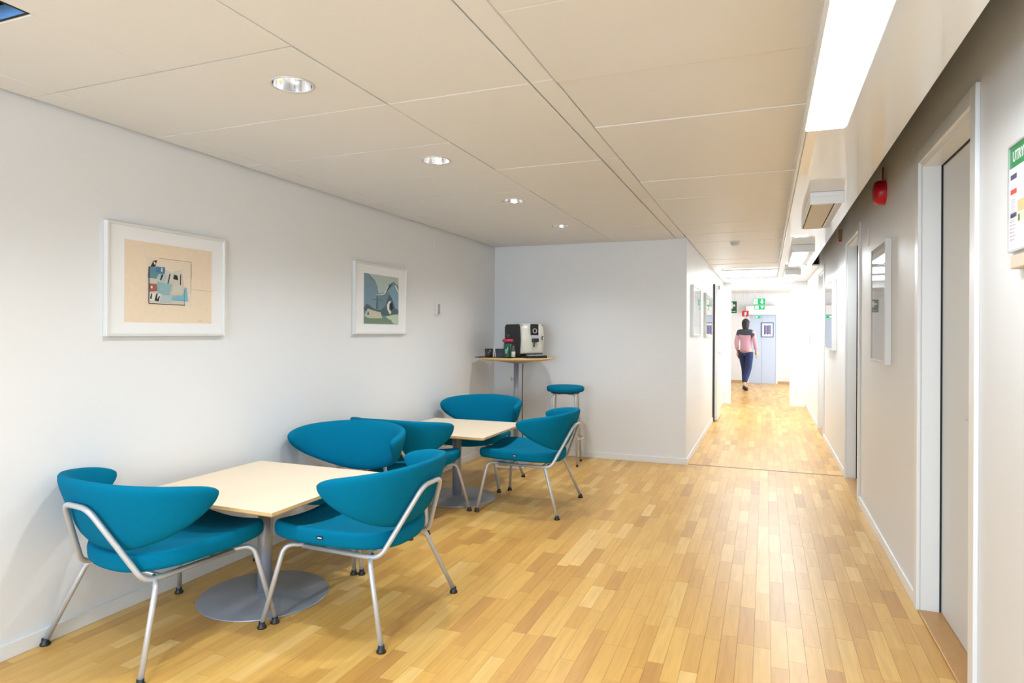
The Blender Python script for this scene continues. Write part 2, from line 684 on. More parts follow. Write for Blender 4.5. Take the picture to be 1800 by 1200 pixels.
# ---- doors of the right wall
for i, (a, b) in enumerate(DOORS):
    d = sempty('door_%d' % (i + 1), ['near grey office door set deep in its white frame', 'middle office door in the right corridor wall', 'farthest office door in the right corridor wall'][i])
    fr = MB()
    # architrave
    fr.box(XR - .016, XR, a - .065, a, 0, DZ + .065, TRIM, .003)
    fr.box(XR - .016, XR, b, b + .065, 0, DZ + .065, TRIM, .003)
    fr.box(XR - .016, XR, a, b, DZ, DZ + .065, TRIM, .003)
    fr.build('architrave', d)
    jb = MB()
    jb.box(XR, XR + .14, a, a + .022, 0, DZ, TRIM)
    jb.box(XR, XR + .14, b - .022, b, 0, DZ, TRIM)
    jb.box(XR, XR + .14, a + .022, b - .022, DZ - .022, DZ, TRIM)
    jb.build('jamb', d)
    leaf = MB().box(XR + .085, XR + .125, a + .030, b - .031, .016, DZ - .026, DOORM, .002, 1).build('door_leaf', d)
    hd = MB()
    hy = a + .09
    hd.lathe([(.025, 0), (.025, .006)], CHROME, n=20)
    hd.tube([(0, 0, 0), (0, 0, .05), (0, .12, .05)], .009, CHROME, fillet=.015)
    h = hd.build('door_handle', leaf)
    h.matrix_parent_inverse = Matrix()
    h.location = (XR + .085, hy, 1.02)
    h.rotation_euler = (0, -PI / 2, 0)
    MB().box(XR + .142, XR + .16, a, b, 0, DZ, GAP).build('dark_backing', d)  # black sheet behind the leaf, puts the shade of the gap into colour
    MB().box(XR + .0765, XR + .0845, b - .0245, b - .022, .014, DZ - .022, GAP).box(XR + .0765, XR + .0845, a + .022, b - .0245, DZ - .0245, DZ - .022, GAP).build('seal', d)
    MB().box(XR - .012, XR + .13, a + .022, b - .022, .0, .014, mat('oak_threshold', srgb(190, 143, 84), .35, noise=(25, .1)), .003).build('threshold', d)

# open fire door folded back along the left corridor wall
d = sempty('door_4', 'white corridor fire door folded open against the left wall')
MB().box(XC + .03, XC + .07, 10.33, 11.2, .012, 2.11, TRIM, .002, 1).build('door_leaf', d)
MB().box(XC + .001, XC + .03, 10.325, 10.345, .012, 2.11, mat('rubber_seal', (.05, .05, .055), .7)).build('edge_seal', d)
MB().box(XC + .025, XC + .1, 10.36, 10.62, 2.03, 2.09, BRUSH, .004).build('door_closer', d)
hh = MB().tube([(XC + .07, 10.42, 1.05), (XC + .12, 10.42, 1.05), (XC + .12, 10.55, 1.05)], .01, CHROME, fillet=.015)
hh.build('door_handle', d)
MB().box(XC + .012, XC + .03, 10.34, 10.37, .0, .05, BLACK, .004).build('door_stop', d)


# ------------------------------------------------------------------ chairs
def build_chair():
    root = thing('lounge_chair', 'x', 'chair')
    # seat: rounded slab with raised front lip
    n, rings = 56, 9
    front, back, hw = .362, -.262, .305

    def outline(a):
        ca, sa = math.cos(a), math.sin(a)
        p = 4.6 if sa > 0 else 2.7
        q = (abs(ca) ** p + abs(sa) ** p) ** (-1 / p)
        x, y = ca * q, sa * q
        y2 = y * (front if y > 0 else -back)
        wid = hw * (1.0 + .06 * y) if y > 0 else hw * (1.0 - .10 * y * y)
        return x * wid, y2

    def ztop(x, y):
        t = (y - back) / (front - back)
        z = .432 + .010 * (1 - t) ** 2 + .012 * max(0, (t - .6) / .4) ** 1.5
        return z + (.026 + .020 * t) * (abs(x) / hw) ** 2

    vs, fs = [], []
    th = .076
    prof = []          # (scale, height fraction from the top)
    for j in range(rings):
        u = (j + 1) / rings
        prof.append((u * .94, 0.0 - .02 * u ** 4))
    for k in range(1, 7):
        a = PI / 2 * k / 6
        prof.append((.94 + .06 * math.sin(a), -.02 - (1 - math.cos(a)) * .40))
    for k in range(1, 7):
        a = PI / 2 * k / 6
        prof.append((.94 + .06 * math.cos(a), -.62 - math.sin(a) * .38))
    prof.append((.6, -1.0))
    vs.append((0, 0, ztop(0, 0)))
    for sc, h in prof:
        for i in range(n):
            x, y = outline(2 * PI * i / n)
            vs.append((x * sc, y * sc, ztop(x * sc, y * sc) + h * th))
    for i in range(n):
        fs.append([0, 1 + i, 1 + (i + 1) % n])
    for j in range(len(prof) - 1):
        for i in range(n):
            a, b = 1 + j * n + i, 1 + j * n + (i + 1) % n
            fs.append([a, a + n, b + n, b])
    fs.append([1 + (len(prof) - 1) * n + i for i in range(n)])
    seat = MB().add(vs, fs, TEAL, True).build('seat', root)
    tg = MB().box(-.0015, .0015, -.017, .017, -.008, .008, NAVY).box(-.0019, -.0014, -.011, .011, -.003, .002, WHITE).build('tag', seat)
    tg['label'] = 'small navy cloth tag'
    tg.location = (-.3075, .03, .432)

    # backrest: wrap-round lens
    S, K = 56, 18
    vs, fs = [], []
    ax, ay, y0 = .352, .285, -.015
    for j in range(S + 1):
        s_ = -1 + 2 * j / S
        # even spacing, denser at the tips
        s_ = math.copysign(1 - (1 - abs(s_)) ** 1.35, s_) if s_ else 0
        th_ = s_ * (PI / 2 + .05)
        cs, sn = math.cos(th_), math.sin(th_)
        p = 2.35
        q = (abs(cs) ** p + abs(sn) ** p) ** (-1 / p)
        px, py = ax * sn * q, y0 - ay * cs * q
        # outward normal of the superellipse
        nx = math.copysign(abs(sn * q) ** (p - 1) / ax, sn)
        ny = -math.copysign(abs(cs * q) ** (p - 1) / ay, cs)
        l = math.hypot(nx, ny)
        nx, ny = nx / l, ny / l
        t = min(1.0, abs(s_))
        up = .676 + .030 * max(0, 1 - t ** 9) ** .5 + .052 * (1 - t ** 1.7)
        lo = .674 - .040 * max(0, 1 - t ** 9) ** .5 - .185 * (1 - t ** 1.9)
        hh_ = max((up - lo) / 2, .004)
        zc = (up + lo) / 2
        tk = .004 + .025 * max(0, 1 - t ** 14) ** .5
        lean = .16 + .24 * max(0, 1 - t ** 1.5)
        for k in range(K):
            a = 2 * PI * k / K
            ca, sa = math.cos(a), math.sin(a)
            # rounded slab section
            e_ = .55
            dz = hh_ * math.copysign(abs(sa) ** e_, sa)
            dn = tk * math.copysign(abs(ca) ** .8, ca) + lean * (zc + dz - .60)
            vs.append((px + nx * dn, py + ny * dn, zc + dz))
    for j in range(S):
        for k in range(K):
            a, b = j * K + k, j * K + (k + 1) % K
            fs.append([a, b, b + K, a + K])
    fs.append(list(range(K))[::-1])
    fs.append([S * K + k for k in range(K)])
    MB().add(vs, fs, TEAL, True).build('backrest', root)

    r = .0115
    MB().tube([(.21, .20, .347), (.222, -.226, .345), (.084, -.369, .654), (-.084, -.369, .654), (-.222, -.226, .345), (-.21, .20, .347)],
              r, CHROME, fillet=.05, n=12).build('frame', root)
    MB().tube([(-.2, .10, .345), (.2, .10, .345)], .009, CHROME).build('stretcher', root)
    MB().tube([(-.21, -.15, .345), (.21, -.15, .345)], .009, CHROME).build('stretcher', root)
    for sx in (-1, 1):
        for pts, fy in (([(.17 * sx, .16, .345), (.265 * sx, .262, .362), (.352 * sx, .313, .018)], 1),
                        ([(.18 * sx, -.16, .340), (.245 * sx, -.19, .338), (.338 * sx, -.312, .018)], -1)):
            lg = MB().tube(pts, r, CHROME, fillet=.045, n=12).build('leg', root)
            p = pts[-1]
            ft = MB().lathe([(.019, 0), (.021, .004), (.020, .009), (.0145, .016), (.0135, .03)], BLACK, (p[0], p[1], 0), n=18).build('glide', lg)
    return root


CH = [
    ('teal lounge chair nearest the camera at far left, seen from behind', (-2.495, 2.105), -7),
    ('teal lounge chair with navy tag on the room side of the near table', (-1.812, 2.66), 90),
    ('teal lounge chair facing the camera at the far side of the near table', (-2.457, 3.315), 184),
    ('teal lounge chair seen from behind at the near side of the far table', (-2.43, 4.10), 0),
    ('teal lounge chair on the room side of the far table, before the stool', (-1.712, 4.775), 91),
    ('teal lounge chair facing the camera behind the far table, under the coffee machine', (-2.440, 5.33), 180),
]
proto = build_chair()
for i, (lb, (x, y), a) in enumerate(CH):
    o = proto if i == 0 else None
    if o is None:
        o = copy_tree(proto)
    o['label'] = lb
    o['group'] = 'teal lounge chairs round the two low tables'
    o.location = (x, y, 0)
    o.rotation_euler = (0, 0, math.radians(a))


# ------------------------------------------------------------------ low tables
def low_table(loc, label, rz=0):
    t = thing('low_table', label, 'table', loc, rz, 'low square cafe tables')
    h, hs = .575, .428
    top = MB().box(-hs, hs, -hs, hs, h - .004, h, BIRCH, .0015, 1).build('tabletop', t)
    # bevelled edge band
    ed = MB()
    a, b = hs, hs - .012
    z0, z1, z2 = h - .004, h - .016, h - .024
    vs = [(sx * q, sy * q, z) for z, q in ((z0, a), (z1, a), (z2, b)) for sx, sy in ((-1, -1), (1, -1), (1, 1), (-1, 1))]
    fs = [[i, (i + 1) % 4, 4 + (i + 1) % 4, 4 + i] for i in range(4)] + [[4 + i, 4 + (i + 1) % 4, 8 + (i + 1) % 4, 8 + i] for i in range(4)] + [[8, 9, 10, 11], [3, 2, 1, 0]]
    ed.add(vs, fs, BIRCHEDGE).build('edge_band', top)
    MB().lathe([(.036, .014), (.036, h - .034)], BRUSH, n=28).build('pole', t)
    MB().lathe([(.04, h - .05), (.16, h - .030), (.16, h - .0245)], BRUSH, n=28).build('mounting_plate', t)
    MB().lathe([(.318, 0), (.320, .003), (.316, .007), (.05, .0135), (.036, .02)], BRUSH, n=56).build('base_plate', t)
    return t


low_table((-2.385, 2.61, 0), 'low square birch table nearest the camera between three teal chairs')
low_table((-2.35, 4.745, 0), 'low square birch table further back by the coffee corner')

# ------------------------------------------------------------------ bar table and stool
BTX, BTY, BTZ = -2.462, 6.375, 1.085
t = thing('bar_table', 'tall round birch bar table in the corner carrying the coffee machine', 'table', (BTX, BTY, 0))
MB().lathe([(.34, BTZ - .028), (.398, BTZ - .012), (.40, BTZ - .003), (.398, BTZ)], BIRCHEDGE, n=56).build('tabletop', t)
MB().lathe([(.03, BTZ - .065), (.22, BTZ - .034), (.22, BTZ - .028)], BRUSH, n=36).build('mounting_plate', t)
MB().lathe([(.026, .012), (.026, BTZ - .06)], BRUSH, n=24).build('pole', t)
MB().lathe([(.24, 0), (.24, .006), (.04, .014), (.026, .02)], BRUSH, n=48).build('base_plate', t)
tb = MB().tube([(-.026, -.01, .86), (-.045, -.02, .84), (-.05, -.02, .875)], .004, BLACK, n=6)
tb.build('bag_hook', t)

STX, STY = -1.925, 6.40
t = thing('bar_stool', 'tall bar stool with round teal cushion against the back wall', 'stool', (STX, STY, 0), math.radians(8))
MB().lathe([(.165, .742), (.182, .746), (.192, .758), (.194, .774), (.192, .788), (.182, .799), (.165, .803), (.08, .805)], TEAL, n=48).build('cushion', t)
MB().lathe([(.15, .728), (.15, .742)], BLACK, n=36).build('seat_plate', t)
for k in range(4):
    a = PI / 4 + k * PI / 2
    ca, sa = math.cos(a), math.sin(a)
    lg = MB().tube([(.06 * ca, .06 * sa, .722), (.165 * ca, .165 * sa, .722), (.205 * ca, .205 * sa, .012)], .010, CHROME, fillet=.04).build('leg', t)
    MB().lathe([(.012, 0), (.013, .008), (.012, .02)], BLACK, (.205 * ca, .205 * sa, 0), n=12).build('glide', lg)
MB().tube([(.187 * math.cos(2 * PI * i / 40), .187 * math.sin(2 * PI * i / 40), .27) for i in range(40)], .008, CHROME, closed=True, n=8).build('foot_ring', t)

# ------------------------------------------------------------------ coffee corner
CMM = mat('machine_cream', srgb(206, 204, 192), .32, coat=.3)
CMB = mat('machine_black_side', (.012, .012, .013), .22)
ang = math.radians(-41 + 90)      # local -y is the front
t = thing('coffee_machine', 'cream fronted bean to cup coffee machine with black sides on the bar table', 'coffee machine', (-2.40, 6.45, BTZ), ang)
bw, bd, bh = .135, .20, .352
MB().prism([(-bd + .03, .02), (-bd + .012, .20), (-bd + .03, bh - .01), (-bd + .05, bh), (bd - .02, bh), (bd, bh - .02), (bd, .012), (-bd + .03, .012)], -bw + .012, bw - .012, CMB, 'x').build('body', t)
for sx in (-1, 1):
    MB().prism([(-bd + .045, .012), (-bd + .028, .2), (-bd + .045, bh - .004), (bd - .03, bh - .004), (bd - .004, bh - .03), (bd - .004, .012)],
               sx * bw - (.012 if sx > 0 else 0), sx * bw + (.012 if sx < 0 else 0), CMB, 'x').build('side_panel', t)
# curved front
vs, fs = [], []
NX, NZ = 14, 14
for j in range(NZ + 1):
    v = j / NZ
    z = .045 + v * (bh - .04)
    yy = -bd - .018 * math.sin(PI * v) ** .8 + .02 * max(0, v - .85) / .15
    for i in range(NX + 1):
        u = -1 + 2 * i / NX
        vs.append((u * bw, yy + .035 * abs(u) ** 3, z))
k = len(vs)
vs += [(x, y + .03, z) for x, y, z in vs]
for j in range(NZ):
    for i in range(NX):
        a = j * (NX + 1) + i
        fs.append([a, a + 1, a + NX + 2, a + NX + 1])
        fs.append([k + a, k + a + NX + 1, k + a + NX + 2, k + a + 1])
per = [i for i in range(NX + 1)] + [j * (NX + 1) + NX for j in range(1, NZ + 1)] + [NZ * (NX + 1) + i for i in range(NX - 1, -1, -1)] + [j * (NX + 1) for j in range(NZ - 1, 0, -1)]
for i in range(len(per)):
    a, b = per[i], per[(i + 1) % len(per)]
    fs.append([a, k + a, k + b, b])
fp = MB().add(vs, fs, CMM, True).build('front_panel', t)
MB().box(-.045, .045, -bd - .026, -bd - .008, .236, bh + .001, CMB, .003).build('display_panel', t)
ds = MB().tube([(.0 + .022 * math.cos(2 * PI * i / 28), -bd - .028, .282 + .022 * math.sin(2 * PI * i / 28)) for i in range(28)], .004, CHROME, closed=True, n=6)
ds.build('rotary_dial', t)
sp = MB().box(-.03, .034, -bd - .055, -bd - .012, .165, .205, BLACK, .006)
sp.lathe([(.007, .115), (.008, .165)], BLACK, (-.016, -bd - .042, 0), n=12)
sp.lathe([(.006, .135), (.008, .165)], CHROME, (.016, -bd - .042, 0), n=12)
sp.box(-.04, .045, -bd - .03, -bd - .012, .20, .236, CHROME, .004)
sp.build('coffee_spout', t)
mk = MB().tube([(.095, -bd + .0, .225), (.095, -bd - .035, .225), (.095, -bd - .04, .18)], .008, CHROME, fillet=.02)
mk.lathe([(.012, 0), (.012, .035)], BLACK, (.095, -bd - .03, .19), n=14)
mk.build('milk_spout', t)
MB().box(-.115, .115, -bd - .09, -bd + .02, .0, .028, CMB, .006).build('drip_tray', t)
MB().box(-.098, .098, -bd - .082, -bd - .02, .028, .036, CHROME, .002).build('drip_grate', t)

o = MB().prism([(x, y) for x, y in [(-.22, -.13), (.19, -.16), (.21, -.02), (.20, .15), (-.20, .16)]], 0, .008, BLACK).build('serving_tray')
o.location = (-2.625, 6.28, BTZ + .0005)
tag(o, 'flat black serving tray on the bar table left of the machine', 'tray')
TZ = BTZ + .009


def at_px(px, py_dist_y):
    """X on the bar table seen in column px at distance y"""
    k = (px - 900) / F_PX
    dx, dy = _f.x + _r.x * k, _f.y + _r.y * k
    return dx / dy * py_dist_y


t = MB().lathe([(.034, 0), (.040, .002), (.043, .085), (.040, .085), (.036, .01)], mat('smoked_plastic', (.03, .03, .03), .25), n=28, cap1=True).build('cup')
t.location = (at_px(859.5, 6.17), 6.17, TZ)
tag(t, 'small dark grey cup at the left end of the tray', 'cup')
t = MB().prism([(-.012, 0), (-.004, .095), (.0, .095), (.012, 0), (.009, 0), (-.002, .085), (-.009, 0)], -.03, .03, WHITE, 'y').build('card_holder')
t.location = (at_px(870, 6.15), 6.15, TZ)
t.rotation_euler = (0, 0, .3)
tag(t, 'white folded card standing beside the dark cup', 'card')
t = thing('tea_box', 'dark blue open box of tea bags between the white card and green jar', 'box', (at_px(879, 6.2), 6.2, TZ), .25)
BX = mat('dark_box', srgb(28, 32, 46), .5)
MB().box(-.05, .05, -.035, .035, 0, .006, BX).box(-.05, .05, -.035, -.031, .006, .085, BX).box(-.05, .05, .031, .035, .006, .085, BX).box(-.05, -.046, -.031, .031, .006, .085, BX).box(.046, .05, -.031, .031, .006, .085, BX).build('body', t)
for q in range(4):
    MB().box(-.042, .042, -.026 + q * .014, -.018 + q * .014, .006, .078, mat('sachet_%d' % q, srgb(*[(60, 70, 90), (40, 60, 70), (70, 60, 80), (40, 50, 60)][q]), .7)).build('sachet', t)
t = thing('jar', 'dark green glass jar with a pink band and black stopper', 'jar', (at_px(893, 6.16), 6.16, TZ))
MB().lathe([(.036, 0), (.043, .01), (.046, .08), (.043, .14), (.036, .155)], mat('green_glass', srgb(20, 78, 66), .15, coat=.5), n=28).build('body', t)
MB().lathe([(.040, .155), (.056, .158), (.058, .182), (.04, .188)], mat('pink_band', srgb(176, 30, 80), .5), n=28).build('band', t)
MB().lathe([(.016, .188), (.02, .20), (.022, .225), (.012, .242)], BLACK, n=20).build('stopper', t)
MB().box(-.012, .012, -.0465, -.0445, .04, .085, mat('jar_label', srgb(120, 165, 145), .5)).build('sticker', t)
t = thing('syrup_bottle', 'little bottle with pale label beside the green jar', 'bottle', (at_px(902.5, 6.12), 6.12, TZ))
MB().lathe([(.017, 0), (.019, .004), (.019, .075), (.010, .10), (.008, .13)], mat('bottle_dark', (.10, .10, .10), .15), n=20).build('body', t)
MB().lathe([(.0197, .008), (.0197, .06)], mat('bottle_label', srgb(200, 204, 196), .6), n=20).build('sticker', t)
MB().lathe([(.0095, .122), (.0095, .14)], BLACK, n=14).build('cap', t)

# cables
o = MB().tube([(BTX + .045, BTY + .08, BTZ - .07), (BTX + .045, BTY + .07, BTZ - .2), (BTX + .05, BTY + .05, .6), (BTX + .05, BTY + .06, .25), (BTX + .07, BTY + .1, .06), (BTX + .15, BTY + .2, .012)], .005, BLACK, fillet=.05, n=8).build('power_cable')
tag(o, 'black mains cable hanging beside the bar table pole', 'cable')
pts = []
for i in range(90):
    a = i / 90 * 2 * PI * 3.2
    rr = .15 + .03 * math.sin(i * .31)
    pts.append((-2.42 + rr * 1.1 * math.cos(a) + .03 * math.sin(i * .11), 6.0 + rr * .62 * math.sin(a), .006 + .006 * (i / 90) + .004 * math.sin(i * .5) ** 2))
pts += [(-2.20 + .012 * k, 6.0 + .02 * k, .008) for k in range(1, 9)]
o = MB().tube(pts, .0045, WHITE, n=7).build('extension_cable')
tag(o, 'white cable coiled loosely on the floor under the bar table', 'cable')

# ------------------------------------------------------------------ pictures
def picture(name, label, y0, y1, z0, z1, xw, side, shapes, mw, frame_w=.014, depth=.028, matcol=MATB, paper=None, group=None, mwb=None, glass=True):
    """side +1: on a wall facing +x; -1: facing -x. shapes: list of (polygon in 0..1 u,v ; colour)"""
    t = thing(name, label, 'picture', (xw, (y0 + y1) / 2, z0), 0, group)
    hw, h = (y1 - y0) / 2, z1 - z0
    s = side

    def X(a):
        return s * a

    def bx(mb, xa, xb, ya, yb, za, zb, m_, bev=0):
        mb.box(min(X(xa), X(xb)), max(X(xa), X(xb)), ya, yb, za, zb, m_, bev, 1)
    f = MB()
    bx(f, .001, depth, -hw, -hw + frame_w, 0, h, FRAMEW, .002)
    bx(f, .001, depth, hw - frame_w, hw, 0, h, FRAMEW, .002)
    bx(f, .001, depth, -hw + frame_w, hw - frame_w, 0, frame_w, FRAMEW, .002)
    bx(f, .001, depth, -hw + frame_w, hw - frame_w, h - frame_w, h, FRAMEW, .002)
    f.build('frame', t)
    g = MB()
    bx(g, .004, depth - .010, -hw + frame_w, hw - frame_w, frame_w, h - frame_w, matcol)
    g.build('passepartout', t)
    if paper:
        mu, mv = mw
        pr = MB()
        xs = depth - .0098
        ya, yb, za, zb = -hw + mu, hw - mu, mv if mwb is None else mwb, h - mv
        bx(pr, depth - .010, xs, ya, yb, za, zb, paper)
        for i, (poly, m_) in enumerate(shapes):
            x = X(xs + .00012 * (i + 1))
            pts = [(x, ya + (u if s > 0 else 1 - u) * (yb - ya), za + v * (zb - za)) for u, v in poly]
            pr.add(pts, [list(range(len(pts)))], m_)
        pr.build('print', t)
    if glass:
        gl = MB()
        x = X(depth - .004)
        gl.add([(x, -hw + frame_w, frame_w), (x, hw - frame_w, frame_w), (x, hw - frame_w, h - frame_w), (x, -hw + frame_w, h - frame_w)], [[0, 1, 2, 3]], GLASS)
        gl.build('pane', t)
    return t


def C(name, r, g, b):
    return mat(name, srgb(r, g, b), .7, noise=(40, .06))


c_peach = C('ink_peach', 234, 214, 188)
c_grey = C('ink_pale_grey', 205, 200, 188)
c_lav = C('ink_wash', 228, 211, 190)
c_teal = C('ink_teal', 96, 140, 150)
c_blue = C('ink_blue', 70, 120, 156)
c_black = C('ink_black', 34, 38, 42)
c_aqua = C('ink_aqua', 140, 178, 184)
c_rust = C('ink_rust', 160, 96, 84)
c_sky = C('ink_sky', 120, 180, 205)
c_mist = C('ink_mist', 176, 192, 190)
c_line = C('ink_pencil', 170, 155, 140)
c_cream = C('ink_cream', 220, 216, 204)


def R(x0, y0, x1, y1):
    return [(x0, y0), (x1, y0), (x1, y1), (x0, y1)]


sh = [(R(.22, .24, .74, .82), c_lav),
      ([(.26, .26), (.64, .24), (.66, .46), (.62, .70), (.50, .66), (.34, .72), (.24, .62)], c_grey),
      (R(.36, .815, .735, .822), c_line), (R(.732, .40, .738, .82), c_line), (R(.74, .448, 1.0, .452), c_line), (R(.738, .60, .742, .8), c_line),
      ([(.24, .56), (.42, .55), (.43, .68), (.33, .71), (.25, .70)], c_teal),
      ([(.32, .64), (.42, .63), (.43, .71), (.34, .71)], c_blue),
      ([(.25, .66), (.30, .78), (.34, .79), (.32, .71), (.27, .70)], c_black),
      ([(.31, .73), (.325, .74), (.315, .77), (.30, .76)], c_cream), ([(.385, .65), (.40, .65), (.40, .70), (.385, .70)], c_cream),
      ([(.33, .56), (.43, .53), (.45, .62), (.36, .62)], c_mist), ([(.37, .54), (.385, .54), (.41, .61), (.39, .62)], c_black),
      ([(.48, .54), (.62, .52), (.62, .64), (.48, .64)], c_grey), ([(.52, .57), (.58, .56), (.57, .62), (.53, .63)], c_black), ([(.60, .50), (.612, .50), (.615, .64), (.605, .64)], c_black), ([(.455, .50), (.465, .50), (.49, .63), (.48, .64)], c_black),
      ([(.25, .385), (.34, .40), (.335, .49), (.25, .49)], c_rust), ([(.27, .43), (.29, .43), (.29, .46), (.27, .46)], c_peach),
      ([(.345, .37), (.48, .36), (.50, .50), (.34, .52)], c_aqua),
      ([(.50, .37), (.60, .36), (.66, .42), (.60, .49), (.51, .50)], c_grey),
      ([(.50, .30), (.70, .29), (.68, .47), (.66, .47), (.64, .36), (.52, .345)], c_sky), ([(.38, .26), (.50, .26), (.49, .36), (.37, .35)], c_mist),
      ([(.25, .27), (.37, .27), (.38, .37), (.26, .38)], c_cream), ([(.26, .30), (.275, .37), (.285, .37), (.28, .30)], c_black), ([(.31, .28), (.33, .37), (.345, .37), (.335, .29), (.36, .34), (.37, .34), (.355, .27)], c_black),
      (R(.25, .235, .66, .243), c_black), (R(.246, .24, .254, .70), c_black), (R(.65, .24, .656, .44), c_teal),
      (R(.82, .03, .87, .036), c_line)]
picture('framed_print', 'large white framed peach print with a small blue and black collage, on the left wall', 2.105, 2.82, 1.322, 1.870, XL, 1, sh, (.095, .078), paper=c_peach, mwb=.068, glass=False)

h_sage = C('ink_sage', 176, 192, 184)
h_blue = C('ink_hill_blue', 120, 148, 164)
h_blue2 = C('ink_hill_blue2', 126, 158, 178)
h_dark = C('ink_slate', 78, 98, 106)
h_mid = C('ink_mid', 108, 136, 146)
h_cream = C('ink_straw', 192, 192, 168)
h_green = C('ink_moss', 116, 138, 118)
h_lime = C('ink_lime', 186, 204, 176)
h_white = C('ink_paper', 218, 222, 208)
sh2 = [([(.12, 1.0), (1, 1), (1, .82), (.86, .90), (.70, .84), (.58, .66), (.40, .62), (.36, .78), (.30, .88)], h_sage),
       ([(0, 1), (.11, 1), (.15, .90), (.30, .86), (.38, .76), (.36, .58), (.42, .30), (0, .28)], h_blue),
       ([(.30, .60), (.42, .585), (.58, .62), (.66, .70), (.74, .84), (.84, .89), (.66, .78), (.56, .64), (.42, .60)], h_white),
       ([(.33, .58), (.58, .60), (.66, .72), (.60, .45), (.46, .30), (.40, .30)], h_mid),
       ([(.66, .70), (.80, .80), (.88, .80), (1, .66), (1, .32), (.9, .34), (.76, .60)], h_blue2),
       ([(.86, .84), (.93, .82), (1, .70), (1, .66), (.9, .79)], h_white),
       ([(.66, .52), (.72, .62), (.80, .54), (.90, .34), (1, .30), (1, .16), (.48, .18), (.46, .28), (.60, .38)], h_dark),
       ([(.33, .30), (.345, .56), (.38, .56), (.385, .30)], h_dark), (R(.20, .488, .54, .498), h_dark), ([(.08, .40), (.30, .30), (.46, .28), (.46, .22), (0, .26), (0, .32)], h_dark),
       ([(.02, .18), (.10, .30), (.26, .27), (.46, .24), (.52, .10), (.2, .10), (.02, .14)], h_cream), ([(.08, .18), (.11, .26), (.15, .18)], h_dark),
       ([(.64, .40), (.70, .48), (.78, .50), (.72, .42), (.71, .32), (.78, .26), (.74, .20), (.66, .30)], h_white), ([(.72, .42), (.80, .46), (.84, .34), (.76, .28)], c_black),
       ([(.60, .16), (.82, .20), (1, .22), (1, .0), (.84, .02), (.70, .10)], h_lime), ([(0, 0), (.84, 0), (.76, .10), (.52, .12), (.2, .11), (0, .12)], h_green)]
picture('framed_print', 'smaller white framed landscape print in slate blue and sage, on the left wall', 4.06, 4.81, 1.33, 1.885, XL, 1, sh2, (.125, .082), paper=h_mid, depth=.03, glass=False)

PRW = mat('poster_white', (.80, .81, .83), .5)
picture('framed_picture', 'tall white box frame under glass between two doors on the right wall', 4.45, 5.03, 1.165, 1.935, XR, -1, [(R(.1, .55, .9, .9), C('poster_blue', 205, 212, 225)), (R(.1, .1, .9, .5), C('poster_pale', 226, 228, 230))], (.05, .05), frame_w=.02, depth=.036, paper=PRW)
picture('framed_picture', 'white box frame on the right wall beyond the middle door', 7.70, 8.58, 1.17, 1.935, XR, -1, [(R(.1, .6, .9, .8), c_mist), (R(.1, .15, .9, .3), c_mist)], (.06, .06), frame_w=.02, depth=.045, paper=PRW)
picture('framed_picture', 'thin pale frame nearest the corridor corner on the left corridor wall', 7.17, 7.98, 1.32, 1.878, XC, 1, [(R(.1, .1, .9, .9), C('poster_grey', 205, 205, 205))], (.06, .06), frame_w=.02, depth=.035, paper=PRW)
picture('framed_picture', 'pale frame further along the left corridor wall before the open door', 8.76, 9.85, 1.30, 1.88, XC, 1, [(R(.1, .1, .9, .9), C('poster_grey2', 196, 200, 205))], (.06, .06), frame_w=.02, depth=.035, paper=PRW)
o = MB().box(XR - .014, XR - .001, 11.3, 12.5, 1.57, 2.13, mat('pale_notice', (.62, .62, .62), .5), .003).build('notice_board')
tag(o, 'pale grey notice board high on the right wall near the portal', 'notice board')

# ------------------------------------------------------------------ lamps
def downlight(x, y, label):
    t = thing('downlight', label, 'ceiling light', (x, y, ZC), 0, 'recessed downlights in the ceiling')
    ringm = mat('downlight_ring', (.75, .75, .75), .25, metal=.4)
    refl = mat('downlight_reflector', (.85, .85, .86), .12, metal=1.0)
    MB().lathe([(.076, .012), (.076, -.003), (.084, -.004), (.0855, -.0005), (.084, 0.0)], ringm, n=40, cap0=False, cap1=False).build('ring', t)
    MB().lathe([(.0755, -.002), (.072, .02), (.06, .06), (.04, .085), (.02, .09)], refl, n=40, cap0=False).build('reflector', t)
    for s in (-1, 1):
        MB().tube([(s * .018, -.032, .056), (s * .018, .032, .056)], .0095, mat('compact_lamp', (.9, .9, .9), .4, emit=(1, .94, .84), es=14), n=10).build('lamp', t)
    d = bpy.data.lights.new('downlight_beam', 'SPOT')
    d.energy = SPOT_W
    d.color = (.94, .98, 1.0)
    d.spot_size = math.radians(142)
    d.spot_blend = 1.0
    d.shadow_soft_size = .04
    o = bpy.data.objects.new('downlight_beam', d)
    o.location = (0, 0, .0)
    o.parent = t
    COL.objects.link(o)
    return t


lbl = ['recessed round ceiling downlight behind the camera, rear', 'recessed round ceiling downlight behind the camera, front',
       'recessed ceiling downlight nearest the camera, largest of the row', 'second recessed ceiling downlight from the camera',
       'third recessed ceiling downlight from the camera', 'farthest recessed ceiling downlight, near the back wall']
for (x, y), lb in zip(DL, lbl):
    downlight(x, y, lb)


